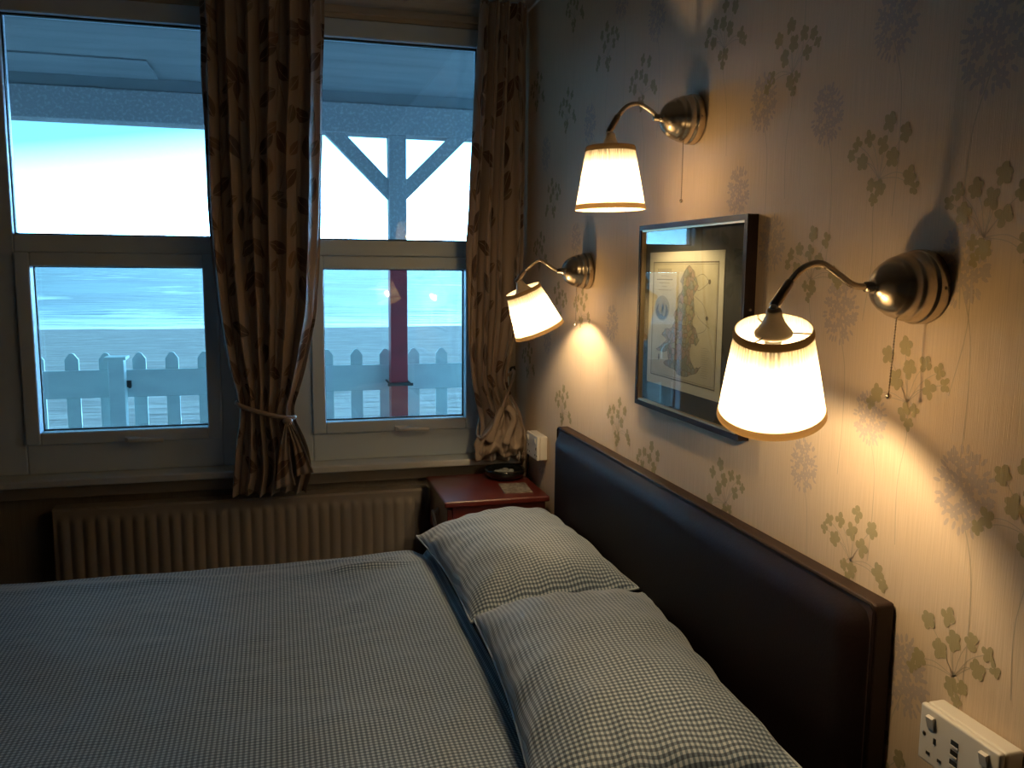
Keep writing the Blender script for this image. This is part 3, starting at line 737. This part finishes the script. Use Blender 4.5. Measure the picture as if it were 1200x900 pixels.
# ------------------------------------------------------------------ sockets
def switch_socket(name, yf, yn, z0, z1, label, usb):
    """surface box on the right wall facing -x; yf far edge, yn near edge"""
    t = thing(name, label, 'wall socket', (0, (yf+yn)/2, z0))
    mb = MB(); mb.box(-.030, -.0008, yn, yf, z0, z1); obj('back_box', mb, 'socket', t, bevel=.004)
    mb = MB(); mb.box(-.041, -.0305, yn, yf, z0, z1); fp = obj('face_plate', mb, 'socket', t, bevel=.0035)
    L = yf-yn; yc = (yf+yn)/2; H = z1-z0
    for s_ in (1, -1):
        c = yc+s_*L*.335
        ys = c+s_*L*.0
        mb = MB(); mb.prism([(-.0415, z1-.030), (-.0415, z1-.010), (-.0475, z1-.012), (-.0430, z1-.030)], 1, ys-.0065, ys+.0065); obj('rocker_switch', mb, 'socket', fp, bevel=.0008)
        mb = MB(); w_ = .0415
        y1 = c-.000
        mb.box(-w_-.0004, -.0405, y1-.0022-.008, y1+.0022-.008, z0+H*.42, z0+H*.42+.009)
        mb.box(-w_-.0004, -.0405, y1-.008-.011-.0035, y1-.008-.011+.0035, z0+H*.17, z0+H*.17+.0045)
        mb.box(-w_-.0004, -.0405, y1-.008+.011-.0035, y1-.008+.011+.0035, z0+H*.17, z0+H*.17+.0045)
        obj('pin_slots', mb, 'slot', fp)
        mb = MB(); mb.lathe([(0, 0), (.0034, 0), (.0034, .0006), (0, .0006)], (-.041, yc+s_*(L*.5-.011), z0+H*.5), (-1, 0, 0), 12); obj('screw', mb, 'nickel_dark', fp)
    if usb:
        mb = MB()
        for k in range(3): mb.box(-.0419, -.0405, yc-.0065+.004, yc+.0065+.004, z0+H*.30+k*.0145, z0+H*.30+k*.0145+.007)
        obj('charging_ports', mb, 'slot', fp)
        mb = MB()
        for k in range(3): mb.box(-.0425, -.0405, yc-.0065+.004, yc+.0065+.004, z0+H*.30+k*.0145-.003, z0+H*.30+k*.0145-.0005)
        obj('port_lips', mb, 'socket', fp)
    return t
switch_socket('double_socket', -2.425, -2.570, .737, .823, 'white double socket with three charging ports, beside the near headboard end', True)
switch_socket('double_socket', -.345, -.482, .757, .846, 'white double socket above the bedside table in the corner', False)
mb = MB(); mb.tube(bezier([(-.02, -.30, .755), (-.012, -.27, .70), (-.006, -.24, .60), (-.006, -.20, .40), (-.006, -.16, .2), (-.006, -.13, .13)], 5), .0035, 8)
tag(obj('cable', mb, 'slot', None), 'black cable hanging down the corner behind the bedside table', 'cable')

# ------------------------------------------------------------------ framed map
PY0, PY1, PZ0, PZ1 = -1.852, -1.316, 1.100, 1.567
P = thing('framed_map', 'framed antique map print with dark mount hanging on the papered wall', 'picture', (0, (PY0+PY1)/2, PZ0))
fw = .012
def fbar(poly_yz):
    mb.prism(poly_yz, 0, -.026, -.001)
mb = MB()
for q in ([(PY0, PZ0), (PY1, PZ0), (PY1-fw, PZ0+fw), (PY0+fw, PZ0+fw)], [(PY1, PZ0), (PY1, PZ1), (PY1-fw, PZ1-fw), (PY1-fw, PZ0+fw)],
          [(PY1, PZ1), (PY0, PZ1), (PY0+fw, PZ1-fw), (PY1-fw, PZ1-fw)], [(PY0, PZ1), (PY0, PZ0), (PY0+fw, PZ0+fw), (PY0+fw, PZ1-fw)]): fbar(q)
pf = obj('frame', mb, 'frame_wood', P, bevel=.003)
mb = MB(); a0, a1, b0, b1 = PY0+fw, PY1-fw, PZ0+fw, PZ1-fw; sw = .0045
for y0, y1, z0, z1 in ((a0, a1, b0, b0+sw), (a0, a1, b1-sw, b1), (a0, a0+sw, b0+sw, b1-sw), (a1-sw, a1, b0+sw, b1-sw)): mb.box(-.0235, -.012, y0, y1, z0, z1)
obj('gold_slip', mb, 'gold_slip', pf)
mb = MB(); mb.box(-.012, -.008, a0, a1, b0, b1); obj('mount', mb, 'mount', P)
my0, my1, mz0, mz1 = -1.744, -1.361, 1.165, 1.4975
mb = MB(); mb.box(-.0130, -.0121, my0, my1, mz0, mz1, 0)
def rect(y0, y1, z0, z1, mi, off): mb.add([(-off, y0, z0), (-off, y1, z0), (-off, y1, z1), (-off, y0, z1)], [(0, 1, 2, 3)], mi)
iy0, iy1, iz0, iz1 = my0+.022, my1-.022, mz0+.022, mz1-.024
rect(iy0, iy1, iz0, iz1, 1, .01315)
def outline(y0, y1, z0, z1, wd, off=.0133, mi=2):
    rect(y0, y1, z0, z0+wd, mi, off); rect(y0, y1, z1-wd, z1, mi, off); rect(y0, y0+wd, z0, z1, mi, off); rect(y1-wd, y1, z0, z1, mi, off)
outline(iy0, iy1, iz0, iz1, .0030); outline(iy0+.006, iy1-.006, iz0+.006, iz1-.006, .0008)
# land outline (fractions of the sheet, u to the right, v up), generic ragged coast
LAND0 = [(.50, .97), (.56, .93), (.60, .86), (.64, .80), (.60, .72), (.63, .66), (.66, .58), (.64, .50), (.67, .44), (.70, .37), (.66, .33), (.62, .34), (.60, .30), (.61, .20), (.66, .13), (.72, .17),
        (.68, .10), (.58, .06), (.48, .05), (.43, .10), (.38, .09), (.30, .13), (.36, .17), (.34, .24), (.27, .22), (.20, .24), (.28, .29), (.33, .33), (.26, .37), (.30, .42), (.38, .44), (.42, .50), (.38, .56), (.43, .62), (.40, .70), (.45, .76), (.40, .84), (.44, .92)]
LAND = [(.47+(a-.48)*(1.35 if b < .5 else 1.15)+.09*sstep(.5, .9, b), b) for a, b in LAND0]
def SH(a, b): return (iy1+(iy0-iy1)*a, iz0+(iz1-iz0)*b)
pts = []
rr = random.Random(9)
for k in range(len(LAND)):
    a = Vector(LAND[k]); b = Vector(LAND[(k+1) % len(LAND)])
    for q in range(3):
        t = q/3; p = a.lerp(b, t)+Vector((rr.uniform(-.008, .008), rr.uniform(-.008, .008))); pts.append(SH(p.x, p.y))
mb.add([(-.0134, y, z) for y, z in pts], [tuple(range(len(pts)))], 3)
for k in range(len(pts)):
    (y, z), (y2, z2) = pts[k], pts[(k+1) % len(pts)]; d = Vector((y2-y, z2-z)).normalized()*.0006; nx, ny = -d.y, d.x
    mb.add([(-.0135, y+nx, z+ny), (-.0135, y-nx, z-ny), (-.0135, y2-nx, z2-ny), (-.0135, y2+nx, z2+ny)], [(0, 1, 2, 3)], 2)
# vignette picture: oval building, title lines, sea routes, table of text
def oval(ca, cb, ra, rb, mi, off, n=24):
    mb.add([(-off, *SH(ca+ra*cos(2*pi*k/n), cb+rb*sin(2*pi*k/n))) for k in range(n)], [tuple(range(n))], mi)
oval(.17, .60, .125, .11, 4, .01330); oval(.17, .575, .10, .075, 2, .01335); oval(.15, .60, .045, .055, 4, .0134); oval(.20, .60, .03, .07, 4, .0134)
def dash(a0_, a1_, b_, h, mi=4, off=.0133):
    p = SH(a0_, b_); q = SH(a1_, b_+h); rect(min(p[0], q[0]), max(p[0], q[0]), p[1], q[1], mi, off)
for k in range(9): dash(.08+.026*k, .098+.026*k, .915, .028, 4)
for b_, a0_, a1_ in ((.875, .14, .26), (.845, .07, .32), (.815, .11, .28), (.785, .16, .24), (.755, .10, .30)):
    a = a0_
    while a < a1_: dash(a, a+.016, b_, .008, 4 if b_ != .845 else 2); a += .022
for k in range(14): dash(.80, .80+.12*rr.uniform(.6, 1), .08+.018*k, .004, 4)
def route(ps):
    P_ = bezier([(*SH(a, b), 0) for a, b in ps], 5)
    for p, q in zip(P_, P_[1:]):
        d = (q-p).normalized()*.0005; mb.add([(-.0133, p.x-d.y, p.y+d.x), (-.0133, p.x+d.y, p.y-d.x), (-.0133, q.x+d.y, q.y-d.x), (-.0133, q.x-d.y, q.y+d.x)], [(0, 1, 2, 3)], 2)
route([(.66, .86), (.78, .90), (.88, .84)]); route([(.68, .72), (.80, .66), (.86, .56), (.84, .46), (.72, .42)]); route([(.70, .60), (.76, .54), (.90, .48)]); route([(.88, .84), (.74, .77), (.66, .80)])
oval(.88, .84, .018, .02, 2, .0134); oval(.86, .555, .018, .018, 2, .0134); oval(.14, .17, .012, .03, 2, .0134)
obj('map_sheet', mb, ['map_margin', 'map_paper', 'map_ink', 'counties', 'map_faint'], P)
mb = MB(); mb.box(-.0185, -.0165, a0+.0005, a1-.0005, b0+.0005, b1-.0005); obj('glass', mb, 'glass', P)
for k in (0, 1):
    mb = MB(); yy = PY0-.002 if k == 0 else PY1+.002; mb.sphere((-.012, yy, (PZ0+PZ1)/2+.04), .003, 8); obj('hanging_stud', mb, 'nickel_dark', P)

# ------------------------------------------------------------------ wall lamps
def wall_lamp(y, zc, arm, top, bot, chain, label):
    """arm: (x, z[, dy]) points from plate to fitter; top/bot: shade axis ends (x, y, z)"""
    t = thing('wall_lamp', label, 'wall lamp', (0, y, zc-.055), 'three pewter wall lamps over the bed')
    mb = MB()
    prof = [(0, .001), (.054, .001), (.056, .003), (.056, .018), (.0548, .0205), (.0528, .0220), (.0524, .026), (.0520, .031), (.0512, .036), (.0498, .0405), (.0484, .0425), (.0476, .046), (.0464, .051), (.0444, .0565), (.0424, .0590), (.0408, .0625), (.0380, .068), (.0345, .0725), (.0320, .0755), (.0250, .081), (.0170, .0855), (.0115, .088), (.0085, .092), (.0075, .105), (0, .106)]
    ax = Vector((-1, 0, arm[0][1]-zc+.0)) ; ax = Vector((-1, 0, 0))
    mb.lathe(prof, (0, y, zc), ax, 48); bp = obj('backplate', mb, 'nickel', t)
    for sg in (-1, 1): mb = MB(); mb.sphere((-.0125, y+sg*.0549, zc), .0028, 8); obj('fixing_screw', mb, 'nickel_dark', bp)
    pts = [(-.10, y, zc)]+[(a[0], a[1] if len(a) > 2 else y, a[-1]) for a in arm]
    path = bezier(pts, 8); mb = MB(); mb.tube(path, .0052, 12); obj('arm', mb, 'nickel', t)
    e0 = Vector(pts[-1]); e1 = Vector(pts[-2]); d = (e1-e0).normalized()
    mb = MB(); mb.tube([e0, e0+d*.003, e0+d*.042, e0+d*.046], [.006, .0078, .0070, .0055], 14); obj('sleeve', mb, 'nickel_dark', t)
    top = Vector(top); bot = Vector(bot); ax = (bot-top).normalized(); L = (bot-top).length
    j = top-ax*.030
    mb = MB(); mb.sphere(e0.lerp(j, .5), .0065, 12); mb.tube([e0, j], .004, 8)
    obj('swivel_joint', mb, 'chrome', t)
    mb = MB(); mb.lathe([(0, 0), (.0095, 0), (.011, .004), (.0115, .010), (.017, .022), (.025, .034), (.027, .036), (.027, .039), (.0, .039)], j, ax, 28)
    obj('shade_fitter', mb, 'nickel_satin', t)
    # pleated shade
    rt, rb = .0535, .0785
    mb = MB(); n = 288
    prof = [(rt+(rb-rt)*k/10, L*k/10) for k in range(11)]
    mb.lathe(prof, top, ax, n, ripple=(.012, 72)); sh = obj('lamp_shade', mb, 'shade', t)
    for rr_, t_, h, nm in ((rt, 0, .011, 'top_trim'), (rb, L-.011, .011, 'bottom_trim')):
        k = MB(); slope = (rb-rt)/L
        r_a = rr_+(0 if t_ == 0 else -slope*h); r_b = r_a+slope*h
        k.lathe([(r_a+.0012, t_-.0005), (r_a+.0020, t_+.001), ((r_a+r_b)/2+.0026, t_+h*.5), (r_b+.0020, t_+h-.001), (r_b+.0012, t_+h+.0005)], top, ax, 60)
        obj(nm, k, 'trim_braid', sh)
    # wire ring and spokes carrying the shade
    U = ax.orthogonal().normalized(); Vv = ax.cross(U); k = MB()
    for q in range(3):
        a = 2*pi*q/3+.4; k.tube([top+ax*.006+(U*cos(a)+Vv*sin(a))*.02, top+ax*.006+(U*cos(a)+Vv*sin(a))*rt], .0012, 6)
    k.tube([top+ax*.006+(U*cos(2*pi*q/24)+Vv*sin(2*pi*q/24))*.0205 for q in range(24)], .0014, 6, closed=True)
    obj('shade_carrier', k, 'nickel_dark', sh)
    k = MB(); k.lathe([(0, 0), (.012, 0), (.012, .046), (.009, .066), (0, .066)], top+ax*.008, ax, 16); obj('lamp_holder', k, 'handle_white', t)
    k = MB(); k.lathe([(.0, .0), (.005, .001), (.008, .008), (.010, .016), (.009, .026), (.005, .034), (0, .036)], top+ax*.069, ax, 14); obj('bulb', k, 'bulb', t)
    # beaded pull chain
    k = MB(); cx_, cy_, z0_, z1_, cx2 = chain; z = z0_
    k.tube([(cx_, cy_, z0_), (cx2, cy_, z1_)], .0006, 5)
    while z > z1_: f_ = (z0_-z)/(z0_-z1_); k.sphere((cx_+(cx2-cx_)*f_, cy_, z), .0017, 6); z -= .0044
    ch = obj('pull_chain', k, 'nickel_dark', t)
    k = MB(); k.sphere((cx2, cy_, z1_-.003), .0045, 12); obj('chain_knob', k, 'nickel', ch)
    return t
wall_lamp(-2.325, 1.430, [(-.125, 1.432), (-.150, 1.446), (-.182, 1.463), (-.212, 1.456), (-.236, 1.431), (-.257, 1.400)],
          (-.255, -2.325, 1.370), (-.226, -2.284, 1.238), (-.047, -2.325, 1.388, 1.268, -.052), 'nearest and lowest of the three pleated shade wall lamps, right of the picture')
wall_lamp(-1.560, 1.797, [(-.105, 1.806), (-.125, 1.818), (-.146, 1.825), (-.172, 1.817), (-.196, 1.790), (-.215, 1.757)],
          (-.209, -1.56, 1.728), (-.206, -1.56, 1.588), (-.030, -1.56, 1.745, 1.616, -.030), 'highest wall lamp with upright pleated shade, above the picture')
wall_lamp(-.875, 1.449, [(-.118, 1.457), (-.145, 1.474), (-.166, 1.480), (-.195, 1.460), (-.217, 1.437), (-.236, 1.412)],
          (-.215, -.875, 1.392), (-.158, -.875, 1.263), (-.040, -.875, 1.395, 1.285, -.040), 'wall lamp with tilted shade nearest the window')

# ------------------------------------------------------------------ curtains
def curtain(name, edges, z0, z1, yc, nf, amp, tie, label, seed, uoff=0):
    """edges: [(z, xl, xr)] ascending in z"""
    mb = MB(); ul = [(e[0], e[1]) for e in edges]; ur = [(e[0], e[2]) for e in edges]
    amps = amp
    def sm(tab, z):
        a = 0; 
        for k in (-2, -1, 0, 1, 2): a += lerp(tab, z+k*.018)
        return a/5
    cloth = .66 if nf > 5 else .52
    def fn(a, b):
        z = z0+(z1-z0)*b
        xl, xr = sm(ul, z), sm(ur, z)
        A = sm(amps, z)
        ph = a*nf+.35*nz(a*3+seed, z*.7)+.18*sin(z*2.1+seed)*sin(a*7)
        big = sin(2*pi*ph); fine = sin(2*pi*ph*2.07+1.3+seed+nz(a*4, z*2, seed))*.35
        y = yc-A*(big+fine)*(1+.35*nz(a*5, z*1.3, seed+4))
        x = xl+(xr-xl)*(a+.30/nf/2*sin(4*pi*ph+.6)/(1.2)*1.0*.55)
        pin = math.exp(-((z-tie)/.075)**2)
        y += pin*.020*sin(pi*a)*-1
        x += .004*nz(a*8, z*5, seed)
        # fabric gathers across below the tie
        return (x, y, z+(.010*nz(a*6, seed) if b < .02 else 0)), (a*cloth+uoff, z)
    mb.grid(fn, 190, 150)
    return mb
# middle curtain
E1 = [(.62, -1.125, -.865), (.70, -1.115, -.835), (.80, -1.108, -.850), (.88, -1.090, -.885), (.925, -1.082, -.905), (.99, -1.092, -.880), (1.10, -1.120, -.845), (1.30, -1.150, -.800), (1.55, -1.168, -.780), (1.9, -1.170, -.770), (2.2, -1.170, -.757), (2.46, -1.170, -.75)]
A1 = [(.62, .026), (.82, .020), (.925, .011), (1.0, .014), (1.2, .022), (2.46, .026)]
mb = curtain('curtain', E1, .622, 2.43, -.205, 6.0, A1, .925, '', 2.0)
CU = obj('curtain', mb, 'curtain', None, origin=(-.96, -.2, .62), solid=.0015)
tag(CU, 'tied-back leaf print curtain hanging between the two windows', 'curtain', 'leaf print curtains')
mb = MB(); tb = []
for k in range(40):
    a = 2*pi*k/40; x = -.993+.100*cos(a); y = -.205-.036*sin(a); z = .935-.045*(x+.993)/.10*.65 - .008*sin(a)
    tb.append((x, y, z))
mb.tube(tb, .0085, 10, closed=True)
tb_o = obj('tieback', mb, 'curtain', CU)
# knot and hanging tails
mb = MB(); mb.sphere((-.918, -.245, .898), .017, 12, sc=(1.1, .8, .8))
def tail(p0, p1, w0, w1, yo, kink):
    def fn(a, b):
        c = Vector(p0).lerp(Vector(p1), b); wd = w0+(w1-w0)*b
        return (c.x+(a-.5)*wd+kink*sin(b*3), c.y+yo-.006*cos(a*2*pi*2), c.z+.012*(a-.5)*(1 if b > .9 else 0)), (a*.06, b*.2)
    k = MB(); k.grid(fn, 12, 14); return k
obj('tie_knot', mb, 'curtain', tb_o)
for p0, p1, w0, w1, yo, kk in (((-.915, -.247, .895), (-.862, -.250, .700), .012, .060, -.004, .008), ((-.922, -.247, .892), (-.930, -.250, .655), .010, .070, 0, -.006)):
    obj('tie_tail', tail(p0, p1, w0, w1, yo, kk), 'curtain', tb_o, solid=.002)

# right curtain, gathered at the foot into a bunch
E2 = [(.665, -.205, -.005), (.72, -.200, -.004), (.78, -.196, -.004), (.83, -.186, -.008), (.90, -.198, -.022), (.96, -.212, -.062), (1.03, -.226, -.082), (1.15, -.238, -.052), (1.3, -.243, -.022), (1.55, -.245, -.012), (2.0, -.212, -.010), (2.43, -.188, -.008)]
A2 = [(.665, .020), (.80, .020), (.95, .013), (1.05, .012), (1.3, .020), (2.43, .020)]
mb = curtain('curtain', E2, .700, 2.435, -.190, 4.0, A2, .83, '', 7.0, .9)
CU2 = obj('curtain', mb, 'curtain', None, origin=(-.12, -.18, .69), solid=.0015)
tag(CU2, 'leaf print curtain in the corner, bunched above the black dish', 'curtain', 'leaf print curtains')
# bunched cloth folds at the foot, and the tieback cord to its hook
mb = MB()
def fold(pts, r0_, r1_, flat=.38):
    P_ = bezier(pts, 7); n = len(P_)
    vs = []; uv = []; m_ = 12
    for i, p in enumerate(P_):
        t = i/(n-1); rad = 1.45*(r0_+(r1_-r0_)*t)*(1+.35*nz(t*6, pts[0][0]*30)); tan = (P_[min(i+1, n-1)]-P_[max(i-1, 0)]).normalized()
        U = tan.cross(Vector((0, -1, 0)))
        U = U.normalized() if U.length > .01 else Vector((1, 0, 0)); Vv = tan.cross(U)
        if i in (0, n-1): rad *= .35
        for k in range(m_+1):
            a = 2*pi*k/m_; rk = rad*(1+.22*cos(3*a+t*5+pts[0][0]*40)); vs.append(p+U*cos(a)*rk+Vv*sin(a)*rk*flat); uv.append((k/m_*rad*5+pts[0][0]*3, p.z))
    fs = [(i*(m_+1)+k, i*(m_+1)+k+1, (i+1)*(m_+1)+k+1, (i+1)*(m_+1)+k) for i in range(n-1) for k in range(m_)]
    mb.add(vs, fs, 0, True, uv)
yq = -.222
def fan(a, b):
    # a across, b from the gather (0) down to the hem (1); folds radiate from the gather
    bb = b**.9
    zc_ = .985-.275*bb
    xl = -.098-.108*sstep(0, .85, b)**.9; xr = -.080+.076*sstep(0, .62, b)
    x = xl+(xr-xl)*a
    z = zc_+.018*sin(pi*a)*b-.010*sin(a*11+1)*b
    w_ = sstep(0, .35, b)
    fo = sin(a*23+1.8*nz(a*3, b*2.2, 2)+b*1.5)+.55*sin(a*41+4*nz(a*2, b*3, 6)-b*4)
    bulge = sin(pi*min(1, a*1.02))**.6
    y = yq+.012-.030*bulge*sstep(0, .5, b)-.0085*fo*w_-.014*nz(a*5, b*5, 9)*w_-.006*nz(a*14, b*11, 3)*w_
    if b > .86: y += (b-.86)*.16; x += .006*sin(a*20)*(b-.86)/.14
    return (x, y, z), (a*.30+.4, .7+.28*(1-b))
mb.grid(fan, 110, 70)
fold([(-.100, yq-.030, .925), (-.078, yq-.042, .905), (-.070, yq-.044, .868), (-.088, yq-.040, .815), (-.098, yq-.034, .775)], .0075, .009)
fold([(-.112, yq-.026, .925), (-.132, yq-.036, .885), (-.146, yq-.036, .835), (-.165, yq-.028, .785)], .0070, .010)
fold([(-.190, yq+.004, .805), (-.203, yq+.0, .765), (-.200, yq+.002, .705)], .008, .008)
obj('bunched_hem', mb, 'curtain_back', CU2, solid=.0015)
mb = MB(); mb.tube(bezier([(-.193, -.235, .80), (-.16, -.248, .835), (-.12, -.24, .90), (-.085, -.222, .97), (-.05, -.17, 1.02), (-.025, -.10, 1.04), (-.018, -.058, 1.045)], 6), .0055, 8)
mb.tube(bezier([(-.193, -.235, .80), (-.200, -.20, .82), (-.16, -.14, .90), (-.08, -.10, 1.0), (-.018, -.058, 1.04)], 6), .0055, 8)
obj('tieback', mb, 'curtain', CU2)
hk = MB(); hk.lathe([(0, 0), (.013, 0), (.011, .004), (.004, .006), (.004, .02), (0, .02)], (-.016, -.045, 1.045), (0, -1, 0), 14)
hk.tube(bezier([(-.016, -.063, 1.045), (-.016, -.075, 1.04), (-.016, -.078, 1.05), (-.016, -.074, 1.062)], 5), .003, 8)
tag(obj('curtain_hook', hk, 'iron', None), 'small black tieback hook on the window frame by the corner', 'hook')
# curtain rail
mb = MB(); mb.tube([(-3.0, -.17, 2.452), (-.012, -.17, 2.452)], .009, 10)
for x in (-2.6, -1.5, -.45): mb.box(x-.008, x+.008, -.17, -.030, 2.446, 2.458)
for k in range(14): mb.tube([(-.74-.03*k, -.19, 2.425), (-.74-.03*k, -.172, 2.445)], .002, 6)
for k in range(7): mb.tube([(-.02-.028*k, -.19, 2.425), (-.02-.028*k, -.172, 2.445)], .002, 6)
tag(obj('curtain_rail', mb, 'handle_white', None, bevel=0), 'slim curtain rail under the coving above both windows', 'curtain rail')
